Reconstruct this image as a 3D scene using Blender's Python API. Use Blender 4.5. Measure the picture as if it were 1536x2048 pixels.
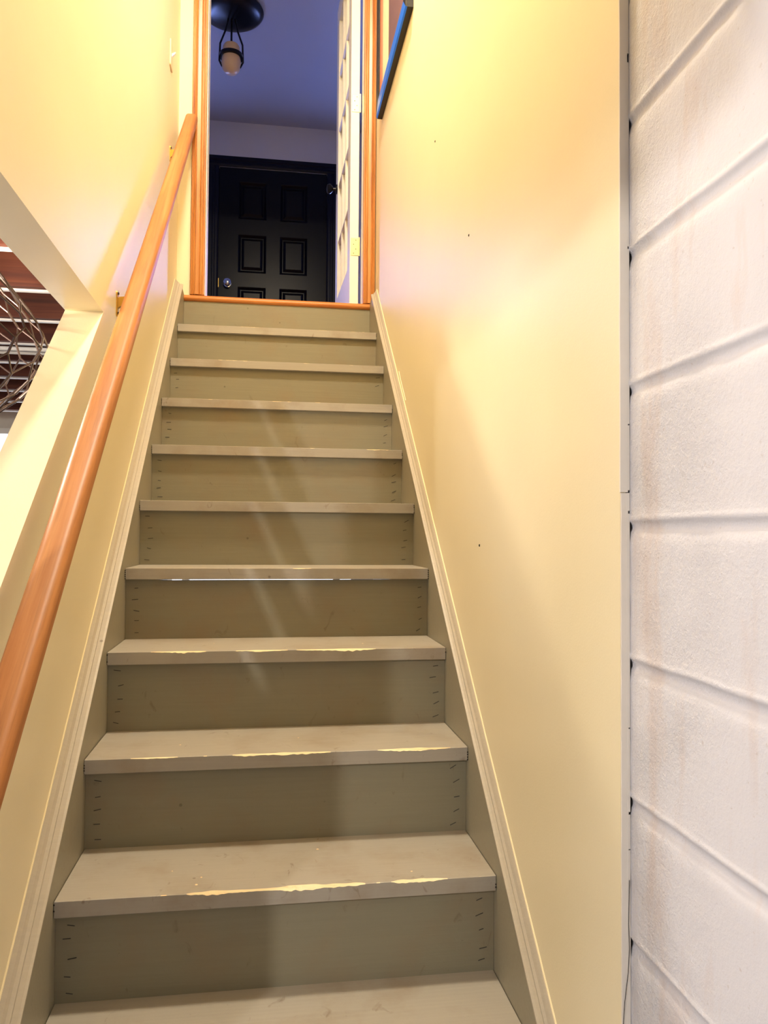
import bpy, bmesh, math, random
from mathutils import Vector, Matrix, noise
random.seed(7)
scene = bpy.context.scene
for o in list(bpy.data.objects): bpy.data.objects.remove(o)
C = scene.collection

# ------------------------------------------------------------------ camera
F, YAW, PIT, ROL = 1557.85, 0.149045, 0.0292859, 0.00708175
CAM = Vector((0.4059, -1.6278, 0.7246))
fw = Vector((math.sin(YAW)*math.cos(PIT), math.cos(YAW)*math.cos(PIT), math.sin(PIT)))
rt = Vector((math.cos(YAW), -math.sin(YAW), 0)); up = rt.cross(fw)
r2 = math.cos(ROL)*rt + math.sin(ROL)*up; u2 = -math.sin(ROL)*rt + math.cos(ROL)*up
cd = bpy.data.cameras.new('camera'); cam = bpy.data.objects.new('camera', cd); C.objects.link(cam)
cam.matrix_world = Matrix(((r2.x, u2.x, -fw.x, CAM.x), (r2.y, u2.y, -fw.y, CAM.y), (r2.z, u2.z, -fw.z, CAM.z), (0, 0, 0, 1)))
cd.sensor_fit = 'HORIZONTAL'; cd.sensor_width = 36; cd.lens = 36*F/1536; cd.clip_start = 0.02
scene.camera = cam

# ------------------------------------------------------------------ light and exposure
scene.view_settings.view_transform = 'Standard'; scene.view_settings.look = 'None'
scene.view_settings.gamma = 1; scene.view_settings.use_curve_mapping = False
scene.view_settings.exposure = 0.07
W_SKY = 0.26            # daylight reaching the open end of the basement behind the camera
P_STAIR = 92            # warm ceiling lamp over the stairwell
E_BULB = 620             # bulb in the wire pendant
P_ROOM = 145              # basement ceiling lamp behind the camera
E_SIDE = 30             # daylight in the sidelights beside the front door
E_FAR = 3.0            # daylight in the far basement window
E_LEFT = 8             # glow of the added, unseen left basement window
world = bpy.data.worlds.new('world'); scene.world = world; world.use_nodes = True
bgn = world.node_tree.nodes['Background']; bgn.inputs[0].default_value = (0.86, 0.90, 1.0, 1); bgn.inputs[1].default_value = W_SKY
def light(name, kind, loc, power, col, size=0.1, rot=(0, 0, 0), sy=None):
    d = bpy.data.lights.new(name, kind); d.energy = power; d.color = col
    if kind == 'AREA':
        d.size = size
        if sy: d.shape = 'RECTANGLE'; d.size_y = sy
    else: d.shadow_soft_size = size
    o = bpy.data.objects.new(name, d); o.location = loc; o.rotation_euler = rot; C.objects.link(o); return o

# ------------------------------------------------------------------ measures (metres; y runs up the flight)
H, D, W = 0.20752, 0.24019, 0.89857      # rise, going, clear width of the flight
XL, XLB, XR, XB = -0.038, -0.137, 0.927, 0.94
FLOOR = -3*H; HALL = 9*H; YD = 9*D + 0.035; YD2 = YD + 0.115; CEIL = 4.32; YF = 5.2
def nose(y): return y*H/D

# ------------------------------------------------------------------ materials
def lin(r, g, b):
    f = lambda c: (c/255/12.92) if c/255 <= 0.04045 else ((c/255+0.055)/1.055)**2.4
    return (f(r), f(g), f(b), 1)
class NT:
    def __init__(s, name):
        s.m = bpy.data.materials.new(name); s.m.use_nodes = True; s.t = s.m.node_tree
        s.b = s.t.nodes['Principled BSDF']; s.out = s.t.nodes['Material Output']
        s.tc = s.t.nodes.new('ShaderNodeTexCoord')
    def n(s, typ, **kw):
        x = s.t.nodes.new(typ)
        for k, v in kw.items(): setattr(x, k, v)
        return x
    def link(s, a, b): s.t.links.new(a, b)
    def mapped(s, scale=(1, 1, 1), src='Object'):
        mp = s.n('ShaderNodeMapping'); mp.inputs['Scale'].default_value = scale
        s.link(s.tc.outputs[src], mp.inputs[0]); return mp.outputs[0]
    def noise(s, vec, scale, detail=4, rough=0.55, dist=0):
        x = s.n('ShaderNodeTexNoise'); x.inputs['Scale'].default_value = scale; x.inputs['Detail'].default_value = detail
        x.inputs['Roughness'].default_value = rough; x.inputs['Distortion'].default_value = dist
        s.link(vec, x.inputs['Vector']); return x.outputs['Fac']
    def ramp(s, fac, pts):
        x = s.n('ShaderNodeValToRGB'); s.link(fac, x.inputs[0]); e = x.color_ramp.elements
        while len(e) < len(pts): e.new(0.5)
        for q, (p, c) in zip(e, pts): q.position = p; q.color = c if len(c) == 4 else (*c, 1)
        return x.outputs[0]
    def rng(s, v, a, b, c=0, d=1):
        x = s.n('ShaderNodeMapRange'); s.link(v, x.inputs[0])
        for i, q in enumerate((a, b, c, d)): x.inputs[i+1].default_value = q
        return x.outputs[0]
    def mix(s, fac, a, b, typ='MIX'):
        x = s.n('ShaderNodeMix', data_type='RGBA', blend_type=typ)
        for v, i in ((fac, 0), (a, 6), (b, 7)):
            if hasattr(v, 'node'): s.link(v, x.inputs[i])
            else: x.inputs[i].default_value = v
        return x.outputs[2]
    def math(s, op, a, b=0.0):
        x = s.n('ShaderNodeMath', operation=op)
        for i, v in enumerate((a, b)):
            if hasattr(v, 'node'): s.link(v, x.inputs[i])
            else: x.inputs[i].default_value = v
        return x.outputs[0]
    def bump(s, h, strength, dist=0.01):
        x = s.n('ShaderNodeBump'); x.inputs['Strength'].default_value = strength if not hasattr(strength, 'node') else 1
        if hasattr(strength, 'node'): s.link(strength, x.inputs['Strength'])
        x.inputs['Distance'].default_value = dist; s.link(h, x.inputs['Height']); s.link(x.outputs[0], s.b.inputs['Normal'])
    def col(s, c):
        if hasattr(c, 'node'): s.link(c, s.b.inputs['Base Color'])
        else: s.b.inputs['Base Color'].default_value = c
    def set(s, **kw):
        for k, v in kw.items(): s.b.inputs[k.replace('_', ' ')].default_value = v
def plain(name, c, rough=0.5, metal=0, spec=0.5, var=0.06, sc=30):
    t = NT(name); v = t.mapped(); f = t.noise(v, sc)
    t.col(t.mix(f, tuple(x*(1-var) for x in c[:3])+(1,), tuple(min(1, x*(1+var)) for x in c[:3])+(1,)))
    t.set(Roughness=rough, Metallic=metal); t.b.inputs['Specular IOR Level'].default_value = spec
    return t.m
def m_drywall(name, base):
    t = NT(name); v = t.mapped()
    big = t.noise(v, 1.6, 3); fine = t.noise(v, 260, 3)
    c = t.mix(t.rng(big, .3, .7, 0, 1), base, tuple(x*.95 for x in base[:3])+(1,))
    sc = t.noise(t.mapped((6, 40, 3)), 3, 6, .7)
    c = t.mix(t.rng(sc, .72, .8, 0, .18), c, lin(150, 125, 85))
    t.col(c); t.set(Roughness=.42); t.b.inputs['Specular IOR Level'].default_value = .35
    t.bump(t.math('ADD', fine, t.math('MULTIPLY', t.noise(v, 30, 2), 1.4)), .10, .002); return t.m
def m_stair(name, base, dirt=1.0):
    t = NT(name); v = t.mapped()
    g = t.noise(t.mapped((3, 90, 90)), 1.6, 5, .6)
    c = t.mix(t.rng(g, .3, .7), base, tuple(x*.93 for x in base[:3])+(1,))
    bl = t.noise(v, 6, 5, .6)
    c = t.mix(t.rng(bl, .48, .72, 0, .40*dirt), c, lin(140, 118, 90))
    sm = t.noise(t.mapped((1.6, 1, 1)), 17, 4, .55, 1.2)
    c = t.mix(t.rng(sm, .66, .76, 0, .45*dirt), c, lin(110, 90, 65))
    dots = t.n('ShaderNodeTexVoronoi'); dots.inputs['Scale'].default_value = 11; t.link(v, dots.inputs['Vector'])
    ds = t.rng(dots.outputs['Distance'], .035, .055, 1, 0)
    sel = t.rng(dots.outputs['Color'], .62, .66)
    c = t.mix(t.math('MULTIPLY', t.math('MULTIPLY', ds, sel), .5), c, lin(80, 62, 40))
    t.col(c); t.set(Roughness=.45); t.b.inputs['Specular IOR Level'].default_value = .4
    t.bump(t.math('ADD', g, t.math('MULTIPLY', t.noise(v, 300, 2), .4)), .25, .0012); return t.m
def m_wood(name, a, b, c3, axis=2, rough=.35, sc=1.0, spec=.5, tilt=0):
    t = NT(name); s = [42*sc]*3; s[axis] = 2.2*sc
    if tilt:      # follow the slope of the rail before stretching the grain
        r0 = t.n('ShaderNodeMapping'); r0.inputs['Rotation'].default_value = (-tilt, 0, 0); t.link(t.tc.outputs['Object'], r0.inputs[0])
        base_map = t.mapped
        def mapped(scale):
            mp = t.n('ShaderNodeMapping'); mp.inputs['Scale'].default_value = scale; t.link(r0.outputs[0], mp.inputs[0]); return mp.outputs[0]
        t.mapped = mapped
    w = t.noise(t.mapped(tuple(s)), 1.0, 6, .6, .6)
    s2 = [170*sc]*3; s2[axis] = 5*sc
    p = t.noise(t.mapped(tuple(s2)), 1.0, 3)
    c = t.ramp(w, [(.25, a), (.5, b), (.75, c3)])
    c = t.mix(t.rng(p, .55, .75, 0, .35), c, tuple(x*.55 for x in a[:3])+(1,))
    t.col(c); t.set(Roughness=rough); t.b.inputs['Specular IOR Level'].default_value = spec
    t.bump(w, .15, .001); return t.m
def m_block(name):
    t = NT(name); v = t.mapped()
    fine = t.noise(v, 190, 6, .68); pit = t.noise(v, 62, 4, .62)
    sx = t.n('ShaderNodeSeparateXYZ'); t.link(t.tc.outputs['Object'], sx.inputs[0])
    band = t.rng(sx.outputs['Y'], -0.80, -0.60, .35, 1.0)          # the wall is rougher towards its finished edge
    patch = t.rng(t.noise(v, 3.2, 3), .35, .65, .35, 1.0)
    h = t.math('ADD', fine, t.math('MULTIPLY', pit, 1.2))
    t.bump(h, t.math('MULTIPLY', t.math('MULTIPLY', band, patch), 1.0), .0065)
    rust = t.noise(t.mapped((1, 9, 2.2)), 1.5, 4, .6)
    wob = t.math('ADD', sx.outputs['Y'], t.math('MULTIPLY', t.math('SUBTRACT', t.noise(v, 5, 3), .5), .10))
    col1 = t.math('MULTIPLY', t.rng(wob, -.69, -.635), t.rng(wob, -.60, -.565, 1, 0))
    rust = t.math('ADD', t.math('MULTIPLY', rust, .85), t.math('MULTIPLY', col1, .13))
    c = t.mix(t.rng(rust, .48, .70, 0, .55), lin(226, 223, 227), lin(216, 190, 174))
    sp = t.noise(v, 120, 3, .6); c = t.mix(t.rng(sp, .66, .76, 0, .35), c, lin(170, 145, 120))
    t.col(c); t.set(Roughness=.5); t.b.inputs['Specular IOR Level'].default_value = .35; return t.m
def m_emit(name, c, s):
    t = NT(name); t.set(Roughness=.6); t.col(c); t.b.inputs['Emission Color'].default_value = c; t.b.inputs['Emission Strength'].default_value = s; return t.m
def m_glass(name):
    t = NT(name); tr = t.n('ShaderNodeBsdfTransparent'); tr.inputs[0].default_value = (.95, .97, .96, 1)
    gl = t.n('ShaderNodeBsdfGlossy'); gl.inputs['Roughness'].default_value = .02
    fr = t.n('ShaderNodeFresnel'); fr.inputs[0].default_value = 1.5; mx = t.n('ShaderNodeMixShader')
    t.link(fr.outputs[0], mx.inputs[0]); t.link(tr.outputs[0], mx.inputs[1]); t.link(gl.outputs[0], mx.inputs[2]); t.link(mx.outputs[0], t.out.inputs[0]); return t.m

YEL = m_drywall('yellow_wall_paint', lin(242, 228, 192))
HALLP = m_drywall('hall_wall_paint', lin(205, 205, 212))
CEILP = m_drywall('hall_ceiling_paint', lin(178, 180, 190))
BLOCK = m_block('white_block_paint')
TREAD = m_stair('tread_paint', lin(170, 162, 148), 1.2)
RISER = m_stair('riser_paint', lin(139, 132, 109), 1.1)
SKIRT = m_stair('skirt_paint', lin(154, 147, 126), .35)
CAPM = m_stair('cap_moulding_paint', lin(178, 167, 148), .25)
BARE = m_wood('bare_wood', lin(226, 190, 136), lin(244, 218, 170), lin(252, 236, 200), 0, .7)
OAKZ = m_wood('oak_upright', lin(150, 82, 30), lin(194, 124, 56), lin(218, 158, 88), 2, .35)
OAKX = m_wood('oak_across', lin(168, 92, 34), lin(196, 116, 46), lin(214, 142, 70), 0, .3)
RAIL = m_wood('rail_wood', lin(150, 90, 42), lin(178, 114, 60), lin(198, 136, 80), 1, .46, .8, .45, math.atan(.886))
JOIST = m_wood('joist_wood', lin(58, 24, 14), lin(88, 38, 20), lin(122, 62, 32), 0, .7, .5)
PLY = m_wood('subfloor_wood', lin(150, 88, 44), lin(190, 122, 66), lin(206, 146, 90), 0, .7, .4)
WHITE = plain('white_paint', lin(238, 234, 222), .4)
LATH = plain('white_strip', lin(225, 218, 212), .5)
CREAM = plain('cream_plastic', lin(232, 214, 176), .4)
BRASS = plain('brass', lin(206, 166, 84), .25, 1)
SATBR = plain('pale_brass', lin(236, 226, 170), .35, .6)
NAVY = plain('navy_door_paint', lin(8, 8, 17), .3, spec=.16)
NAVYF = plain('navy_frame_paint', lin(6, 8, 28), .35, spec=.2)
BLACKM = plain('dark_bronze', lin(18, 16, 20), .28, .4)
WIRE = plain('bronze_wire', lin(66, 50, 44), .4, .6)
DARK = plain('dark_gap', lin(38, 30, 22), .9)
STAPLE = plain('staple_metal', lin(48, 42, 34), .6)
CHROME = plain('chrome', lin(200, 205, 215), .12, 1)
ALAB = plain('alabaster_glass', lin(214, 184, 150), .35)
BLUE = plain('blue_frame_face', lin(20, 108, 240), .35)  # blue laid on the face of the lower frame bar only
FBLACK = plain('black_frame_side', lin(10, 8, 8), .5)
FRED = plain('red_brown_lip', lin(150, 84, 54), .4)
PRC = plain('print_cream', lin(240, 226, 190), .6)
PRP = plain('print_plum', lin(112, 84, 92), .6, var=.2, sc=9)
CONC = plain('concrete', lin(150, 146, 140), .8, var=.12, sc=4)
CAULK = plain('corner_paint', lin(236, 226, 212), .5, var=.05)
GLASS = m_glass('window_glass')
DAY = m_emit('sidelight_daylight', lin(140, 165, 255), E_SIDE)
DAYL = m_emit('added_left_window_glow', lin(226, 234, 255), E_LEFT)
DAYF = m_emit('basement_window_daylight', lin(232, 240, 255), E_FAR)
BULBM = m_emit('bulb_glow', lin(255, 243, 222), E_BULB)
SHADE = m_emit('lamp_shade_glow', lin(255, 222, 160), 6)
TAPE = plain('pale_blue_tape', lin(170, 200, 225), .5)
FLOORW = m_wood('hall_floor_oak', lin(160, 100, 50), lin(186, 124, 66), lin(200, 142, 84), 1, .35)

# ------------------------------------------------------------------ mesh helpers
def obj(name, bm, mats, parent=None, smooth=False, bevel=0):
    bmesh.ops.recalc_face_normals(bm, faces=bm.faces[:])
    me = bpy.data.meshes.new(name); bm.to_mesh(me); bm.free()
    for m in (mats if isinstance(mats, (list, tuple)) else [mats]): me.materials.append(m)
    if smooth:
        for p in me.polygons: p.use_smooth = True
        try: me.set_sharp_from_angle(angle=math.radians(40))
        except Exception: pass
    o = bpy.data.objects.new(name, me); C.objects.link(o)
    if parent: o.parent = parent; o.location = -Vector(parent_off(parent))
    if bevel:
        b = o.modifiers.new('bevel', 'BEVEL'); b.width = bevel; b.segments = 2; b.limit_method = 'ANGLE'
    return o
def parent_off(p):
    v = Vector((0, 0, 0))
    while p: v += p.location; p = p.parent
    return v
def thing(name, loc, label, cat, group=None):
    o = bpy.data.objects.new(name, None); o.location = loc; C.objects.link(o); o.empty_display_size = .05
    o['label'] = label; o['category'] = cat
    if group: o['group'] = group
    return o
def tag(o, label, cat, group=None):
    o['label'] = label; o['category'] = cat
    if group: o['group'] = group
    return o
def struct(name, bm, m, **kw):
    o = obj(name, bm, m, **kw)
    if o.parent is None: o['kind'] = 'structure'
    return o
def sempty(name, loc):
    o = bpy.data.objects.new(name, None); o.location = loc; C.objects.link(o); o['kind'] = 'structure'; o.empty_display_size = .05; return o
def box(x0, x1, y0, y1, z0, z1, bm=None, mi=0):
    bm = bm or bmesh.new()
    v = [bm.verts.new((x, y, z)) for x in (x0, x1) for y in (y0, y1) for z in (z0, z1)]
    for f in ((0, 1, 3, 2), (4, 6, 7, 5), (0, 4, 5, 1), (2, 3, 7, 6), (0, 2, 6, 4), (1, 5, 7, 3)):
        bm.faces.new([v[i] for i in f]).material_index = mi
    return bm
def prism(pts, a, b, axis, bm=None, mi=0):
    # polygon (two coords) extruded along axis from a to b
    bm = bm or bmesh.new()
    def P(p, t): return {0: (t, p[0], p[1]), 1: (p[0], t, p[1]), 2: (p[0], p[1], t)}[axis]
    A = [bm.verts.new(P(p, a)) for p in pts]; B = [bm.verts.new(P(p, b)) for p in pts]
    bm.faces.new(A).material_index = mi; bm.faces.new(B[::-1]).material_index = mi
    n = len(pts)
    for i in range(n): bm.faces.new((A[i], A[(i+1) % n], B[(i+1) % n], B[i])).material_index = mi
    return bm
def sweep(prof, p0, p1, side, upv, bm=None):
    # closed profile (u, v) swept from p0 to p1
    bm = bm or bmesh.new(); p0, p1, side, upv = map(Vector, (p0, p1, side, upv))
    A = [bm.verts.new(p0 + side*u + upv*v) for u, v in prof]; B = [bm.verts.new(p1 + side*u + upv*v) for u, v in prof]
    bm.faces.new(A); bm.faces.new(B[::-1]); n = len(prof)
    for i in range(n): bm.faces.new((A[i], A[(i+1) % n], B[(i+1) % n], B[i]))
    return bm
def tube(p0, p1, r, n=8, bm=None, r1=None):
    bm = bm or bmesh.new(); p0 = Vector(p0); p1 = Vector(p1); d = (p1-p0).normalized()
    s = d.orthogonal().normalized(); t = d.cross(s); r1 = r if r1 is None else r1
    A = [bm.verts.new(p0 + (s*math.cos(a)+t*math.sin(a))*r) for a in [2*math.pi*i/n for i in range(n)]]
    B = [bm.verts.new(p1 + (s*math.cos(a)+t*math.sin(a))*r1) for a in [2*math.pi*i/n for i in range(n)]]
    bm.faces.new(A[::-1]); bm.faces.new(B)
    for i in range(n): bm.faces.new((A[i], A[(i+1) % n], B[(i+1) % n], B[i]))
    return bm
def path(pts, r, n=8, bm=None):
    bm = bm or bmesh.new()
    for a, b in zip(pts, pts[1:]): tube(a, b, r, n, bm)
    for p in pts[1:-1]: bmesh.ops.create_icosphere(bm, subdivisions=1, radius=r*1.02, matrix=Matrix.Translation(p))
    return bm
def lathe(prof, c, n=32, bm=None, axis='Z'):
    bm = bm or bmesh.new(); c = Vector(c); rings = []
    for r, z in prof:
        ring = []
        for i in range(n):
            a = 2*math.pi*i/n; q = (r*math.cos(a), r*math.sin(a), z)
            if axis == 'X': q = (z, q[0], q[1])
            if axis == 'Y': q = (q[0], z, q[1])
            ring.append(bm.verts.new(c + Vector(q)))
        rings.append(ring)
    for a, b in zip(rings, rings[1:]):
        for i in range(n): bm.faces.new((a[i], a[(i+1) % n], b[(i+1) % n], b[i]))
    bm.faces.new(rings[0][::-1]); bm.faces.new(rings[-1]); return bm
def rounded(w, h, r, n=5):
    pts = []
    for cx, cy, a0 in ((w/2-r, h/2-r, 0), (-w/2+r, h/2-r, 90), (-w/2+r, -h/2+r, 180), (w/2-r, -h/2+r, 270)):
        for i in range(n+1):
            a = math.radians(a0+90*i/n); pts.append((cx+r*math.cos(a), cy+r*math.sin(a)))
    return pts

# ------------------------------------------------------------------ setting: stairwell walls
zk = lambda y: 1.322 + (y-0.553)*0.885
struct('wall_left', prism([(-.47, FLOOR), (YD, FLOOR), (YD, CEIL), (-.6, CEIL), (-.6, 1.86), (-1.6, 1.86), (-1.6, 1.322), (.553, 1.322), (-.47, zk(-.47))], XLB, XL, 0), YEL)
bm = bmesh.new()          # drywall of the right wall, with nail pops
box(XR, XB, -.5309, YD, FLOOR, CEIL, bm)
wr = struct('wall_right', bm, YEL)
for (y, z) in ((.36, 1.52), (.245, .70), (.79, 1.99)):
    p = obj('nail_hole', lathe([(.0035, 0), (.0028, -.0015), (.0012, -.002)], (XR, y, z), 10, axis='X'), DARK, wr)
obj('scratch', path([(XR-.0003, 1.46, 1.385), (XR-.0004, 1.42, 1.345), (XR-.0003, 1.30, 1.24)], .0012, 5), plain('chalky_scratch', lin(250, 238, 210), .6), wr)
# edge strip where the drywall ends against the block wall
zs = .79
bm = bmesh.new()
def ragged(x0, x1, y0, y1, z0, z1, amp, bm, n=70, sd=0):
    rows = []
    for i in range(n+1):
        z = z0+(z1-z0)*i/n; a = amp*noise.noise(Vector((sd, 0, z*14)))+amp*.6*noise.noise(Vector((sd+5, 0, z*47)))
        b = amp*noise.noise(Vector((sd+9, 0, z*17)))
        rows.append([bm.verts.new(q) for q in ((x0+a, y0, z), (x1+b, y0, z), (x1+b, y1, z), (x0+a, y1, z))])
    for r, s in zip(rows, rows[1:]):
        for i in range(4): bm.faces.new((r[i], r[(i+1) % 4], s[(i+1) % 4], s[i]))
    bm.faces.new(rows[0]); bm.faces.new(rows[-1][::-1])
ragged(XR-.0012, XB-.0022, -.5345, -.531, zs+.0006, CEIL, .0005, bm, 120)
es = struct('trim_1', bm, CAULK)
bm = bmesh.new(); ragged(XR+.0004, XB-.0018, -.5338, -.531, FLOOR, zs-.0006, .0005, bm, 90, 3)
struct('trim_1', bm, CAULK)
bm = bmesh.new()          # caulk bridging the gap in places
z = FLOOR
while z < 1.9:
    L = random.choice((.03, .08, .15, .30, .42)) * random.uniform(.6, 1.1)
    box(XB-.004, XB+.0006, -.5342, -.531, z, z+L, bm); z += L + random.choice((.002, .004, .006, .014))
struct('trim_1', bm, CAULK)
struct('trim_1', box(XB-.0045, XB, -.5312, -.5308, FLOOR, 1.9), DARK)
# hairline crack where the corner paint split near the bottom
bm = bmesh.new()
pts = [(.9385, .40), (.9372, .335), (.9384, .30), (.9362, .265), (.931, .225), (.9285, .19), (.930, .165), (.9285, .145), (.933, .11), (.9372, .085), (.938, .03), (.9368, -.03)]
pts = [(x, -.5349, z-.18) for x, z in pts]
path(pts, .00045, 5, bm)
obj('crack', bm, DARK, es)

# block wall, joints modelled
zj = [1.1450-.2035*k for k in range(-2, 9)]
bm = bmesh.new(); ny = 46; prev = None
def jd(z, y):
    d = min((abs(z-q), z-q) for q in zj); w = .0100 + .0018*noise.noise(Vector((0, y*9, z*3)))
    g = max(0, 1-(d[0]/w)**2)
    lip = .0026*math.exp(-((d[1]+.014)/.005)**2) + .0014*math.exp(-((d[1]-.0135)/.0045)**2)
    # upright joints outside the picture keep the courses real
    row = sum(1 for q in zj if q < z); off = -.93 - (.2 if row % 2 else 0)
    vy = (y-off) % .4064; vy = min(vy, .4064-vy); g2 = max(0, 1-(vy/.008)**2) if y < -.9 else 0
    return .0046*max(g, g2) - lip + .0008*noise.noise(Vector((0, y*30, z*30)))
zl = []
z = FLOOR
while z < 1.62:
    d = min(abs(z-q) for q in zj); zl.append(z); z += .0016 if d < .02 else .016
yl = [-3.0+.05*i for i in range(42)] + [-.9+.0123*i for i in range(31)]
for z in zl:
    row = []
    for y in yl:
        e = max(0, 1-((-.531-y)/.006)) if y > -.537 else 0
        row.append(bm.verts.new((XB + jd(z+.0012*noise.noise(Vector((1, y*12, z*4))), y) + .0015*e**2, min(y, -.5312), z)))
    if prev:
        for i in range(len(yl)-1): bm.faces.new((prev[i], prev[i+1], row[i+1], row[i]))
    prev = row
bw = struct('wall_right', bm, BLOCK, smooth=True)
bw2 = struct('wall_right', box(XB+.0101, XB+.2, -3.0, YD, FLOOR, 1.62), BLOCK)

# wall holding the doorway, hall shell
JX0, JX1 = .098, .868; DTOP = HALL+2.05
pts = [(-1.6, 1.86), (JX0-.012, 1.86), (JX0-.012, DTOP+.012), (JX1+.012, DTOP+.012), (JX1+.012, 1.86), (2.0, 1.86), (2.0, CEIL), (-1.6, CEIL)]
struct('wall_back', prism(pts, YD, YD2, 1), YEL)
struct('wall_back', box(XLB-2.9, XLB+2.2, YD+.03, YD+.05, 1.80, 1.86), YEL) if False else None
struct('floor', box(-1.6, 2.0, YD+.02, YF+.1, HALL-.03, HALL-.002), FLOORW)
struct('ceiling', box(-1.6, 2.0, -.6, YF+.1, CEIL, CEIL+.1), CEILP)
struct('wall_front', box(XLB, XB+.1, -.7, -.6, 1.86, CEIL), YEL)
struct('wall_left', box(XLB, XL, -.68, -.47, FLOOR, 1.322), YEL)
struct('wall_left', box(-1.7, -1.6, YD, YF, 1.83, CEIL), HALLP)
struct('wall_right', box(2.0, 2.1, YD, YF, 1.83, CEIL), HALLP)
struct('wall_right', box(XB, XB+.1, -.53, YD, 1.63, CEIL), YEL)
# far hall wall with the front door and a sidelight either side
DX0, DX1 = -.035, .895; SZ0, SZ1 = 2.55, 3.45
bm = bmesh.new()
for x0, x1, z0, z1 in ((-1.6, -.72, HALL, CEIL), (-.72, -.42, HALL, SZ0), (-.72, -.42, SZ1, CEIL), (-.42, DX0-.01, HALL, CEIL), (DX0-.01, DX1+.01, HALL+2.055, CEIL),
                       (DX1+.01, 1.20, HALL, CEIL), (1.20, 1.50, HALL, SZ0), (1.20, 1.50, SZ1, CEIL), (1.50, 2.0, HALL, CEIL)):
    box(x0, x1, YF, YF+.12, z0, z1, bm)
struct('wall_back', bm, HALLP)
for i, (x0, x1) in enumerate(((-.72, -.42), (1.20, 1.50))):
    bm = bmesh.new()
    for a in ((x0, x0+.03, SZ0, SZ1), (x1-.03, x1, SZ0, SZ1), (x0+.03, x1-.03, SZ0, SZ0+.03), (x0+.03, x1-.03, SZ1-.03, SZ1)): box(a[0], a[1], YF+.01, YF+.06, a[2], a[3], bm)
    w = struct('window_%d' % (i+1), bm, WHITE)
    obj('pane', box(x0+.03, x1-.03, YF+.05, YF+.056, SZ0+.03, SZ1-.03), DAY, w)

# ------------------------------------------------------------------ setting: basement
struct('floor', box(-3.6, 1.15, -3.2, 4.3, FLOOR-.1, FLOOR), CONC)
FW = plain('basement_wall_paint', lin(214, 206, 190), .6)
bm = bmesh.new(); box(-3.6, XB+.2, 4.2, 4.3, FLOOR, 0.1, bm); box(-3.6, XB+.2, 4.2, 4.3, 1.46, 1.86, bm); box(-3.6, -2.2, 4.2, 4.3, .1, 1.46, bm)
struct('wall_back', bm, FW)
bm = bmesh.new()
for x in (-2.2, -1.2, -.2, .9): box(x, x+.05, 4.2, 4.26, .1, 1.46, bm)
box(-2.15, .9, 4.2, 4.26, .1, .14, bm); box(-2.15, .9, 4.2, 4.26, 1.42, 1.46, bm)
w = struct('window_3', bm, WHITE); obj('pane', box(-2.2, XB+.1, 4.262, 4.27, .1, 1.46), DAYF, w)
bm = bmesh.new()
for a in ((-3.2, -2.2, FLOOR, 1.86), (-.7, 4.3, FLOOR, 1.86), (-2.2, -.7, FLOOR, .3), (-2.2, -.7, 1.45, 1.86)): box(-3.7, -3.6, *a, bm)
struct('wall_left', bm, FW)
bm = bmesh.new()
for a in ((-2.2, -2.15, .3, 1.45), (-.75, -.7, .3, 1.45), (-1.475, -1.425, .3, 1.45), (-2.15, -.75, .3, .35), (-2.15, -.75, 1.40, 1.45)): box(-3.68, -3.6, *a, bm)
w = struct('window_4', bm, WHITE); obj('pane', box(-3.675, -3.67, -2.15, -.75, .35, 1.40), DAYL, w)  # window added out of view to brighten the block wall
struct('ceiling', box(XLB, XB+.1, -3.2, -.7, 1.60, 1.70), FW)
bc = sempty('ceiling', (0, 0, 1.86))
obj('subfloor', box(-3.6, XLB, -3.2, 4.3, 1.845, 1.865), PLY, bc)
obj('subfloor', box(XLB, XB+.1, YD, 4.3, 1.815, 1.835), PLY, bc)
for k in range(-9, 10):
    y = .70+.39*k
    if y > 4.15: continue
    obj('joist', box(-3.6, XLB-.001, y-.038, y, 1.53, 1.845), JOIST, bc)
    obj('ceiling_strip', box(-3.6, XLB-.02, y-.013, y+.004, 1.523, 1.53), LATH, bc)
for y in (1.86, 1.93): tag(obj('conduit', tube((-3.6, y, 1.505), (XLB-.03, y, 1.505), .009, 10), LATH, smooth=True), 'thin pale conduit under the basement joists, %s the stair' % ('nearer' if y < 1.9 else 'farther one past the top of'), 'conduit', 'conduits under the basement joists')
tag(obj('masking_tape', box(-.215, -.139, 1.02, 1.045, 1.517, 1.521), TAPE), 'small pale blue tag stuck under a joist beside the wall opening', 'tape')

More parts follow.
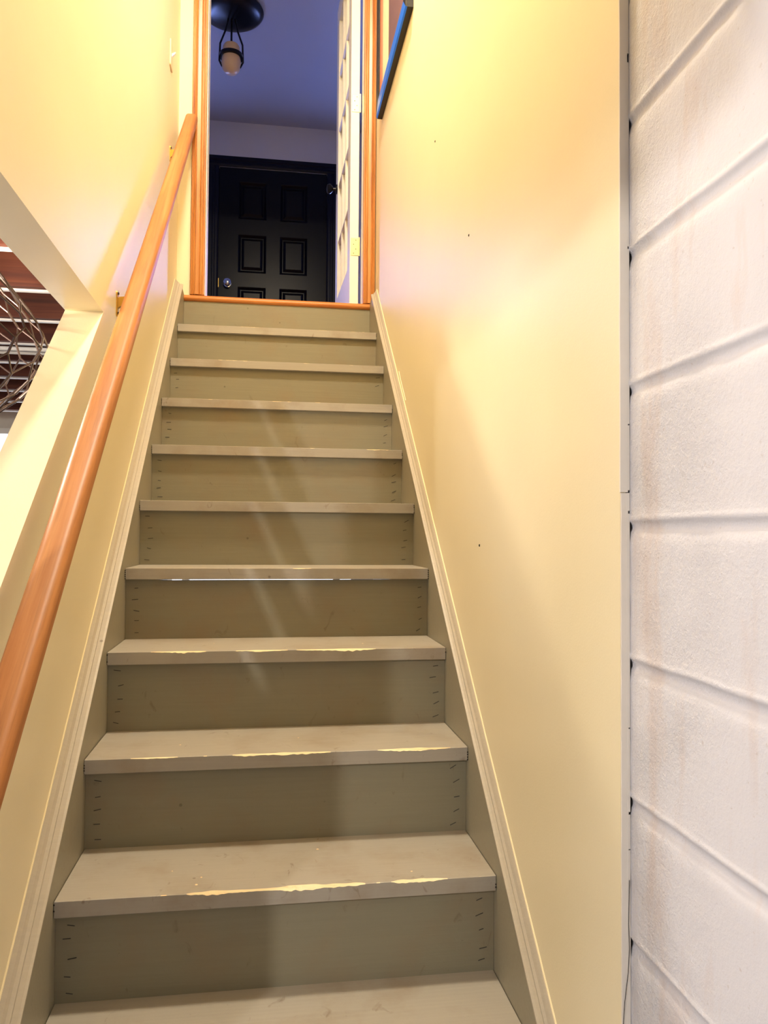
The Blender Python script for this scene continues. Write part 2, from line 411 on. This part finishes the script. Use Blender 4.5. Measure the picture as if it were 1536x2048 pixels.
# ------------------------------------------------------------------ staircase
st = thing('staircase', (W/2, 0, FLOOR), 'painted grey-beige wooden staircase rising between yellow walls', 'staircase')
def edge_w(i, x):
    amt = {-2: .9, -1: 1.1, 0: 1.25, 1: 1.05, 2: .95, 3: .45, 4: .3, 5: .5, 6: .5, 7: .75, 8: .4}[i]
    n = noise.noise(Vector((x*7, i*3.7, 0)))*.9 + noise.noise(Vector((x*31, i*1.7, 4)))*.45 + .2
    t = max(0, n - (.75-amt*.75)); fade = min(1, max(0, (x-.09)/.12), max(0, (W-.02-x)/.08))
    if i == 0: fade = min(1, max(0, (x-.16)/.1), max(0, (.80-x)/.06))
    return .0009 + min(.0085, t*.0085*amt)*fade
for i in range(-2, 9):
    y0, z0 = i*D, i*H; y1 = y0+D+.022; n = 230; T = .033; bm = bmesh.new(); rows = []
    a, b = .0016, W-.0016
    for k in range(n+1):
        x = a+(b-a)*k/n; w = edge_w(i, x); wj = w*(.8+.5*noise.noise(Vector((x*90, i, 2)))) if w > .001 else w
        q = [(y1, z0-T), (y1, z0), (y0+w*1.25, z0), (y0, z0-wj*.85), (y0, z0-T+.0015), (y0+.0015, z0-T)]
        rows.append([bm.verts.new((x, yy, zz)) for yy, zz in q])
    for k in range(n):
        r, s = rows[k], rows[k+1]; w = edge_w(i, (a+(b-a)*(k+.5)/n))
        for j in range(6):
            f = bm.faces.new((r[j], r[(j+1) % 6], s[(j+1) % 6], s[j]))
            if j == 2 and w > .0014: f.material_index = 1
    bm.faces.new(rows[0]); bm.faces.new(rows[-1][::-1])
    tr = obj('tread', bm, [TREAD, BARE], st)
    for e in range(2):
        xe = .0005 if e == 0 else W-.0005
        bm2 = bmesh.new()
        for q in range(5):
            if random.random() < .6:
                zz = z0-.005-q*.006; box(xe-.001, xe+.0022 if e == 0 else xe, y0-.0006, y0+.002, zz-.0025, zz, bm2) if e == 0 else box(xe-.0025, xe+.001, y0-.0006, y0+.002, zz-.0025, zz, bm2)
        if len(bm2.verts): obj('end_gap', bm2, DARK, tr)
    if i in (0, 1, 2):
        for q in range(5 if i == 0 else 2):
            x = random.uniform(.2, .8); y = y0 + random.uniform(.03, D-.03); r = random.uniform(.0015, .0035)
            obj('paint_chip', lathe([(r, 0), (r*.9, .0004)], (x, y, z0), 7), BARE, tr)
for i in range(-2, 10):
    y0 = i*D+.018; z1 = i*H-.033+.001; z0 = (i-1)*H-.002
    if i == 9: z1 = HALL-.030; y0 = 9*D+.012
    bm = bmesh.new()
    if i == 3:      # shrunken riser board leaves a slit of daylight under this tread
        prism([(0.0005, z0), (W-.0005, z0), (W-.0005, z1), (.80, z1), (.78, z1-.0035), (.11, z1-.0045), (.06, z1), (.0005, z1)], y0, y0+.017, 1, bm)
    else: box(.0005, W-.0005, y0, y0+.017, z0, z1, bm)
    rs = obj('riser', bm, RISER, st)
    if -1 <= i <= 7:
        for sx in (0, 1):
            for q in range(5 if i < 7 else 3):
                if i == 7 and q == 2 and sx: continue
                if i in (-1,) and random.random() < .2: continue
                x = .028+random.uniform(-.006, .006); x = W-x if sx else x
                z = z1-.022-q*.033+random.uniform(-.006, .006); L = random.uniform(.005, .009); t = random.uniform(-.25, .25) if not sx else random.uniform(.1, .55)
                c, s = math.cos(t)*L, math.sin(t)*L
                bm = bmesh.new(); tube((x-c, y0-.0003, z-s), (x+c, y0-.0003, z+s), .0009, 5, bm)
                obj('staple', bm, STAPLE, rs)
# skirt boards and their cap mouldings
dn = .062; up_ = .088
for side in (0, 1):
    x0, x1 = ((XL, 0.0) if side == 0 else (W, XR))
    s = 1 if side == 0 else -1; xw = XL if side == 0 else XR; xi = 0.0 if side == 0 else W
    pts = [(-.75, FLOOR), (-.75, nose(-.75)+dn), (2.105, nose(2.105)+dn-.002), (YD, HALL+.002), (YD, 1.60), (1.2, FLOOR)]
    sk = obj('skirt_board', prism(pts, min(xw, xi), max(xw, xi), 0), SKIRT, st)
    tw = abs(xi-xw)
    prof = [(0, -.012), (tw-.0005, -.012), (tw+.0012, 0), (tw+.0012, .0035), (tw-.004, .0055), (tw*.62, .006), (tw*.60, .010), (tw*.42, .014), (tw*.28, .021), (.004, .026), (.0022, .0275), (0, .0275)]
    ya, yb = -.75, 2.125
    bm = sweep([(u*s, v) for u, v in prof], (xw, ya, nose(ya)+dn), (xw, yb, nose(yb)+dn), (1, 0, 0), (0, 0, 1))
    obj('cap_moulding', bm, CAPM, sk, smooth=False)
    # thin cut-in line of bright wall paint along the top of the moulding
    bm = bmesh.new(); N = 160; rows = []
    for k in range(N+1):
        y = ya+(yb-ya)*k/N; zz = nose(y)+dn+.0272; wv = .0035+.0018*noise.noise(Vector((y*25, side*4, 0)))
        rows.append([bm.verts.new((xw+s*.0025, y, zz)), bm.verts.new((xw+s*.0012, y, zz+wv)), bm.verts.new((xw, y, zz+wv)), bm.verts.new((xw, y, zz))])
    for r, t in zip(rows, rows[1:]):
        for j in range(4): bm.faces.new((r[j], r[(j+1) % 4], t[(j+1) % 4], t[j]))
    bm.faces.new(rows[0]); bm.faces.new(rows[-1][::-1])
    obj('caulk_bead', bm, plain('cream_caulk', lin(248, 232, 190), .5), sk)

# ------------------------------------------------------------------ doorway: threshold, casings, jamb
bm = bmesh.new(); prof = []
for k in range(9):
    a = math.radians(-90-180*k/8); prof.append((9*D+.015+.015*math.cos(a), HALL-.015+.015*math.sin(a)))
prof = [(YD2, HALL-.03)] + prof + [(YD2, HALL)]
# part between the skirts, part inside the jambs
prism(prof, .001, W-.001, 0, bm)
struct('trim_2', bm, OAKX)
def casing(x0, x1, flip):
    w = x1-x0; base = [(0, 0), (0, -.012), (.05, -.017), (.10, -.017), (.13, -.0125), (.18, -.0125), (.21, -.017), (.27, -.018), (.30, -.0135), (.34, -.0135), (.37, -.0185),
            (.60, -.0165), (.66, -.0125), (.69, -.0125), (.72, -.017), (.78, -.016), (.81, -.0115), (.85, -.0115), (.88, -.0145), (.97, -.013), (1.0, -.008), (1, 0)]
    pts = [((x1-u*w) if flip else (x0+u*w), YD+v*1.25) for u, v in base]
    return prism(pts, HALL+.006, DTOP+.085, 2)
struct('trim_3', casing(.027, JX0-.003, False), OAKZ)
struct('trim_3', casing(JX1-.005, .9235, True), OAKZ)
bm = bmesh.new(); box(.027, .9235, YD-.02, YD, DTOP+.086, DTOP+.16, bm); struct('trim_3', bm, OAKX)
JAMB = WHITE
struct('trim_4', box(JX0-.012, JX0, YD+.0005, YD2+.003, HALL, DTOP), JAMB)
struct('trim_4', box(JX1, JX1+.012, YD+.0005, YD2+.003, HALL, DTOP), JAMB)
struct('trim_4', box(JX0-.012, JX1+.012, YD+.0005, YD2+.003, DTOP, DTOP+.012), JAMB)

# ------------------------------------------------------------------ French door, standing open into the hall
fd = sempty('door_1', (JX1-.002, YD2+.004, HALL)); 
L, T = .722, .045; z0, z1 = HALL+.012, DTOP-.004; y0 = YD2+.008; xh = .856
ang = math.radians(1.0)
def fdm(bm):   # swing the leaf about its hinge
    bmesh.ops.rotate(bm, cent=(xh, y0, 0), matrix=Matrix.Rotation(ang, 3, 'Z'), verts=bm.verts[:]); return bm
SW, RT, RB = .105, .115, .24
bm = bmesh.new()
box(xh-T, xh, y0, y0+SW, z0, z1, bm); box(xh-T, xh, y0+L-SW, y0+L, z0, z1, bm)
box(xh-T, xh, y0+SW, y0+L-SW, z0, z0+RB, bm); box(xh-T, xh, y0+SW, y0+L-SW, z1-RT, z1, bm)
lw = (L-2*SW); lh = (z1-RT-z0-RB); m = .011
obj('door_leaf', fdm(bm), WHITE, fd, bevel=.0015)
bm = bmesh.new()
for a in (1, 2):
    yc = y0+SW+lw*a/3; prism([(xh-T+.004, yc-.004), (xh-T+.012, yc-m), (xh-.012, yc-m), (xh-.004, yc-.004), (xh-.004, yc+.004), (xh-.012, yc+m), (xh-T+.012, yc+m), (xh-T+.004, yc+.004)], z0+RB, z1-RT, 2, bm)
for b in range(1, 5):
    zc = z0+RB+lh*b/5; prism([(xh-T+.004, zc-.004), (xh-T+.012, zc-m), (xh-.012, zc-m), (xh-.004, zc-.004), (xh-.004, zc+.004), (xh-.012, zc+m), (xh-T+.012, zc+m), (xh-T+.004, zc+.004)], y0+SW, y0+L-SW, 1, bm)
obj('muntin_grid', fdm(bm), WHITE, fd)
for a in range(3):
    for b in range(5):
        obj('glass_pane', fdm(box(xh-T/2-.002, xh-T/2+.002, y0+SW+lw*a/3+.006, y0+SW+lw*(a+1)/3-.006, z0+RB+lh*b/5+.006, z0+RB+lh*(b+1)/5-.006)), GLASS, fd)
for zc in (2.955, 2.205):
    bm = bmesh.new(); box(xh-T+.005, xh+.002, y0-.0028, y0-.0002, zc-.046, zc+.046, bm)
    hg = obj('hinge', bm, SATBR, fd, bevel=.001)
    obj('pin', tube((xh+.0035, y0-.004, zc-.048), (xh+.0035, y0-.004, zc+.048), .004, 10), SATBR, hg, smooth=True)
    for q, (dx, dz) in enumerate(((.012, .034), (.024, .012), (.012, -.012), (.024, -.034))):
        obj('screw', lathe([(.0025, 0), (.0022, -.0009), (.0008, -.001)], (xh-dx-.002, y0-.0028, zc+dz), 10, axis='Y'), STAPLE, hg)
kz = 2.795; ky = y0+L-.06
xk = xh-T-math.sin(ang)*(L-.06)
kb = obj('door_knob', lathe([(.028, 0), (.028, -.006), (.012, -.008), (.010, -.024), (.018, -.03), (.028, -.04), (.029, -.05), (.022, -.060), (.008, -.063)], (xk, ky, kz), 20, axis='X'), BLACKM, fd, smooth=True)

# ------------------------------------------------------------------ dark front door across the hall
bd = sempty('door_2', ((DX0+DX1)/2, YF, HALL))
bm = bmesh.new(); dt = HALL+2.05
ys = YF+.005
px = ((.130, .372), (.490, .730)); pz = ((3.47, 3.80), (3.00, 3.335), (2.02, 2.875))
xs = [DX0, px[0][0], px[0][1], px[1][0], px[1][1], DX1]
zsq = [HALL+.01, pz[2][0], pz[2][1], pz[1][0], pz[1][1], pz[0][0], pz[0][1], dt]
for a in range(5):
    for b in range(7):
        if a in (1, 3) and b in (1, 3, 5): continue
        box(xs[a], xs[a+1], ys, ys+.04, zsq[b], zsq[b+1], bm)
bmesh.ops.remove_doubles(bm, verts=bm.verts[:], dist=1e-5)
obj('door_leaf', bm, NAVY, bd)
for (xa, xb) in px:
    for (za, zb) in pz:
        bm = bmesh.new()     # sloped moulding down into the recess, then a raised field
        rings = [(0, 0), (.004, .002), (.022, .020), (.030, .020), (.052, .004)]
        vs = []
        for ins, dep in rings: vs.append([bm.verts.new(q) for q in ((xa+ins, ys+dep, za+ins), (xb-ins, ys+dep, za+ins), (xb-ins, ys+dep, zb-ins), (xa+ins, ys+dep, zb-ins))])
        for r, s in zip(vs, vs[1:]):
            for j in range(4): bm.faces.new((r[j], r[(j+1) % 4], s[(j+1) % 4], s[j]))
        bm.faces.new(vs[-1]); obj('door_panel', bm, NAVY, bd)
kn = obj('door_knob', lathe([(.032, 0), (.032, -.006), (.013, -.01), (.012, -.03), (.024, -.036), (.032, -.048), (.031, -.06), (.02, -.068), (.004, -.07)], (.043, ys, 2.895), 24, axis='Y'), CHROME, bd, smooth=True)
obj('strike_plate', box(DX0-.002, DX0+.003, ys-.002, ys, 2.86, 2.94), BRASS, bd)
bm = bmesh.new()
prf = [(0, 0), (0, -.012), (.012, -.018), (.03, -.018), (.036, -.013), (.05, -.013), (.056, -.02), (.085, -.02), (.09, -.012), (.095, 0)]
prism([(DX0-.004-u, YF+v) for u, v in prf], HALL, dt+.005, 2, bm)
prism([(DX1+.004+u, YF+v) for u, v in prf], HALL, dt+.005, 2, bm)
hd = [(YF+v, dt+.005+u*1.0) for u, v in prf]; prism(hd, DX0-.099, DX1+.099, 0, bm)
obj('door_frame', bm, NAVYF, bd)
obj('leak_backing', box(DX0-.02, DX1+.02, ys+.041, ys+.06, HALL, dt+.02), NAVYF, bd)  # added sheet behind the leaf, blocks light leaking round its edges

# ------------------------------------------------------------------ handrail
def rz(y): return 1.742+.886*(y-1.052)
RX = .0275
hr = thing('handrail', (RX, .7, rz(.7)), 'orange-brown varnished wooden handrail sloping up the left wall', 'handrail')
ya, yb = -.56, 2.142
d = Vector((0, 1, .886)).normalized(); upn = Vector((0, -d.z, d.y))
prof = rounded(.056, .046, .016, 6)
bm = sweep(prof, (RX, ya, rz(ya)), (RX, yb, rz(yb)), (1, 0, 0), upn)
obj('rail', bm, RAIL, hr, smooth=True, bevel=0)
for y in (.735, 1.885):
    zc = rz(y)-.075 + (.012 if y < 1 else .0)
    bm = bmesh.new(); prism([(u+y, v+zc) for u, v in rounded(.022, .075, .009, 4)], XL, XL+.004, 0, bm)
    br = obj('bracket', bm, BRASS, hr, smooth=False)
    bm = bmesh.new()
    prism([(XL+.004, zc-.014), (XL+.004, zc+.018), (XL+.03, zc+.022), (RX-.004, zc+.040), (RX+.012, zc+.048), (RX+.012, zc+.040), (XL+.03, zc+.004)], y-.007, y+.007, 1, bm)
    obj('bracket_arm', bm, BRASS, br)
    obj('screw', lathe([(.004, 0), (.004, .002), (.0015, .003)], (XL+.004, y, zc+.030), 12, axis='X'), STAPLE, br)
    obj('screw', lathe([(.004, 0), (.004, .002), (.0015, .003)], (XL+.004, y, zc-.028), 12, axis='X'), STAPLE, br)

# ------------------------------------------------------------------ light switch
sw = thing('light_switch', (XL, 1.855, 2.835), 'cream toggle light switch plate on the yellow wall left of the doorway', 'light switch')
obj('plate', prism([(u+1.855, v+2.832) for u, v in rounded(.072, .116, .006, 3)], XL, XL+.006, 0), CREAM, sw, bevel=.002)
obj('toggle', prism([(XL+.006, 2.826), (XL+.006, 2.840), (XL+.022, 2.848), (XL+.022, 2.842)], 1.850, 1.860, 1), WHITE, sw)

# ------------------------------------------------------------------ framed picture high on the right wall
FY0, FY1, FZ0, FZ1 = 1.185, 1.985, 2.700, 3.55; xf = .897
fp = thing('framed_picture', (XR, 1.585, FZ0), 'deep picture frame in black with a bright blue lower face hung high on the right wall', 'picture')
def ringbox(y0, y1, z0, z1, w, xa, xb, mats, name):
    bm = bmesh.new(); rr = []
    for x, ins in ((xb, 0), (xa+.006, 0), (xa, .006), (xa, w-.003), (xa+.004, w), (xb, w)):
        rr.append([bm.verts.new(q) for q in ((x, y0+ins, z0+ins), (x, y1-ins, z0+ins), (x, y1-ins, z1-ins), (x, y0+ins, z1-ins))])
    for k in range(6):
        r, s = rr[k], rr[(k+1) % 6]
        for j in range(4):
            f = bm.faces.new((r[j], r[(j+1) % 4], s[(j+1) % 4], s[j])); f.material_index = 1 if (k in (1, 2, 3) and j in (0,)) else 0
    return obj(name, bm, mats, fp)
ringbox(FY0, FY1, FZ0, FZ1, .062, xf, XR-.001, [FBLACK, BLUE], 'frame')
ringbox(FY0+.062, FY1-.062, FZ0+.062, FZ1-.062, .022, xf+.006, XR-.003, [FRED, FRED], 'inner_lip')
obj('backing', box(XR-.008, XR-.002, FY0+.07, FY1-.07, FZ0+.07, FZ1-.07), PRP, fp)
obj('print', box(XR-.012, XR-.009, FY0+.084, FY1-.26, FZ0+.084, FZ1-.084), PRP, fp)
obj('mat_board', box(XR-.012, XR-.009, FY1-.26, FY1-.084, FZ0+.084, FZ1-.084), PRC, fp)

# ------------------------------------------------------------------ hall ceiling fixture
lx, ly = .128, 3.71
cl = thing('ceiling_light', (lx, ly, CEIL), 'dark bronze ceiling light with caged alabaster globe hanging in the upstairs hall', 'ceiling light')
obj('canopy', lathe([(.200, 0), (.214, -.006), (.217, -.016), (.208, -.028), (.18, -.046), (.12, -.058), (.05, -.066), (.02, -.07)], (lx, ly, CEIL), 48), BLACKM, cl, smooth=True)
bm = bmesh.new(); tube((lx, ly, CEIL-.068), (lx, ly, 4.062), .007, 10, bm); obj('stem', bm, BLACKM, cl, smooth=True)
for s in (-1, 1):
    bm = bmesh.new(); path([(lx+s*.022, ly, CEIL-.066), (lx+s*.040, ly, 4.17), (lx+s*.075, ly, 4.075), (lx+s*.080, ly, 3.955), (lx+s*.06, ly, 3.915)], .0065, 8, bm)
    obj('cage_bar', bm, BLACKM, cl)
obj('cage_ring', lathe([(.080, -.010), (.080, .010), (.070, .010), (.070, -.010), (.080, -.0101)], (lx, ly, 3.99), 32), BLACKM, cl, smooth=True)
obj('globe', lathe([(.02, .085), (.048, .082), (.058, .065), (.060, .0), (.064, -.02), (.066, -.05), (.058, -.085), (.038, -.11), (.012, -.118)], (lx, ly, 3.985), 32), ALAB, cl, smooth=True)
obj('globe_cap', lathe([(.010, .02), (.026, .01), (.03, -.003)], (lx, ly, 4.07), 20), BLACKM, cl, smooth=True)

# ------------------------------------------------------------------ wire pendant in the basement
bx, by, bz = -.49, .47, 1.27
bl = thing('pendant_lamp', (bx, by, 1.53), 'open honeycomb wire basket pendant lamp hanging under basement joists beyond the wall opening', 'pendant lamp')
N, M = 20, 8
zt, zb_ = 1.50, .985
def br_(t):    # t 0 top .. 1 bottom
    P = ((0, .12), (.25, .225), (.45, .305), (.62, .338), (.8, .27), (.92, .19), (1.0, .11))
    for (a, ra), (b, rb_) in zip(P, P[1:]):
        if t <= b: return ra+(rb_-ra)*(t-a)/(b-a)
    return .11
bm = bmesh.new()
def bp_(j, k):
    lv = j; hi = ((k + j) % 2 == 0)
    t = (lv + (-.26 if hi else .26))/(M-1); t = min(max(t, 0), 1)
    a = math.pi*k/N; r = br_(t)
    return Vector((bx+r*math.cos(a), by+r*math.sin(a), zt+(zb_-zt)*t))
for j in range(M):
    for k in range(2*N): tube(bp_(j, k), bp_(j, k+1), .0024, 6, bm)
    if j < M-1:
        for k in range(2*N):
            if (k+j) % 2 == 1: tube(bp_(j, k), bp_(j+1, k), .0034, 6, bm)
rb = br_(1)
for k in range(2*N): a = math.pi*k/N; b = math.pi*(k+1)/N; tube((bx+rb*math.cos(a), by+rb*math.sin(a), zb_), (bx+rb*math.cos(b), by+rb*math.sin(b), zb_), .004, 6, bm)
obj('wire_shade', bm, WIRE, bl, smooth=True)
obj('canopy', lathe([(.06, 0), (.06, -.012), (.02, -.02)], (bx, by, 1.53), 24), BLACKM, bl, smooth=True)
bm = bmesh.new(); tube((bx, by, 1.512), (bx, by, 1.39), .006, 8, bm)
for k in range(4):
    a = math.pi*k/2+.3; tube((bx, by, 1.495), (bx+br_(0)*math.cos(a), by+br_(0)*math.sin(a), 1.5), .0035, 6, bm)
obj('stem', bm, BLACKM, bl)
obj('socket', lathe([(.012, .02), (.02, .012), (.02, -.03)], (bx, by, 1.385), 20), BLACKM, bl, smooth=True)
obj('bulb', lathe([(.013, .048), (.018, .03), (.03, .005), (.03, -.01), (.022, -.026), (.006, -.034)], (bx, by, 1.312), 24), BULBM, bl, smooth=True)


# ------------------------------------------------------------------ lamps above and behind
sl = thing('ceiling_light', (.45, .42, CEIL), 'round warm glass ceiling lamp over the stairwell', 'ceiling light')
obj('canopy', lathe([(.15, 0), (.15, -.02), (.13, -.03)], (.45, .42, CEIL), 32), BRASS, sl, smooth=True)
obj('shade', lathe([(.13, -.03), (.14, -.06), (.11, -.11), (.05, -.135), (.01, -.14)], (.45, .42, CEIL), 32), SHADE, sl, smooth=True)
light('stairwell_lamp', 'AREA', (.45, .42, CEIL-.15), P_STAIR, (1.0, .89, .72), .22)
bmp = thing('ceiling_light', (-1.32, -2.6, 1.53), 'bare basement bulb holder under the joists behind the foot of the stair', 'ceiling light')
obj('housing', lathe([(.05, 0), (.05, -.02), (.03, -.04), (.03, -.06)], (-1.32, -2.6, 1.53), 20), WHITE, bmp)
light('basement_lamp', 'POINT', (-1.32, -2.6, 1.42), P_ROOM, (1.0, .975, .95), .045)
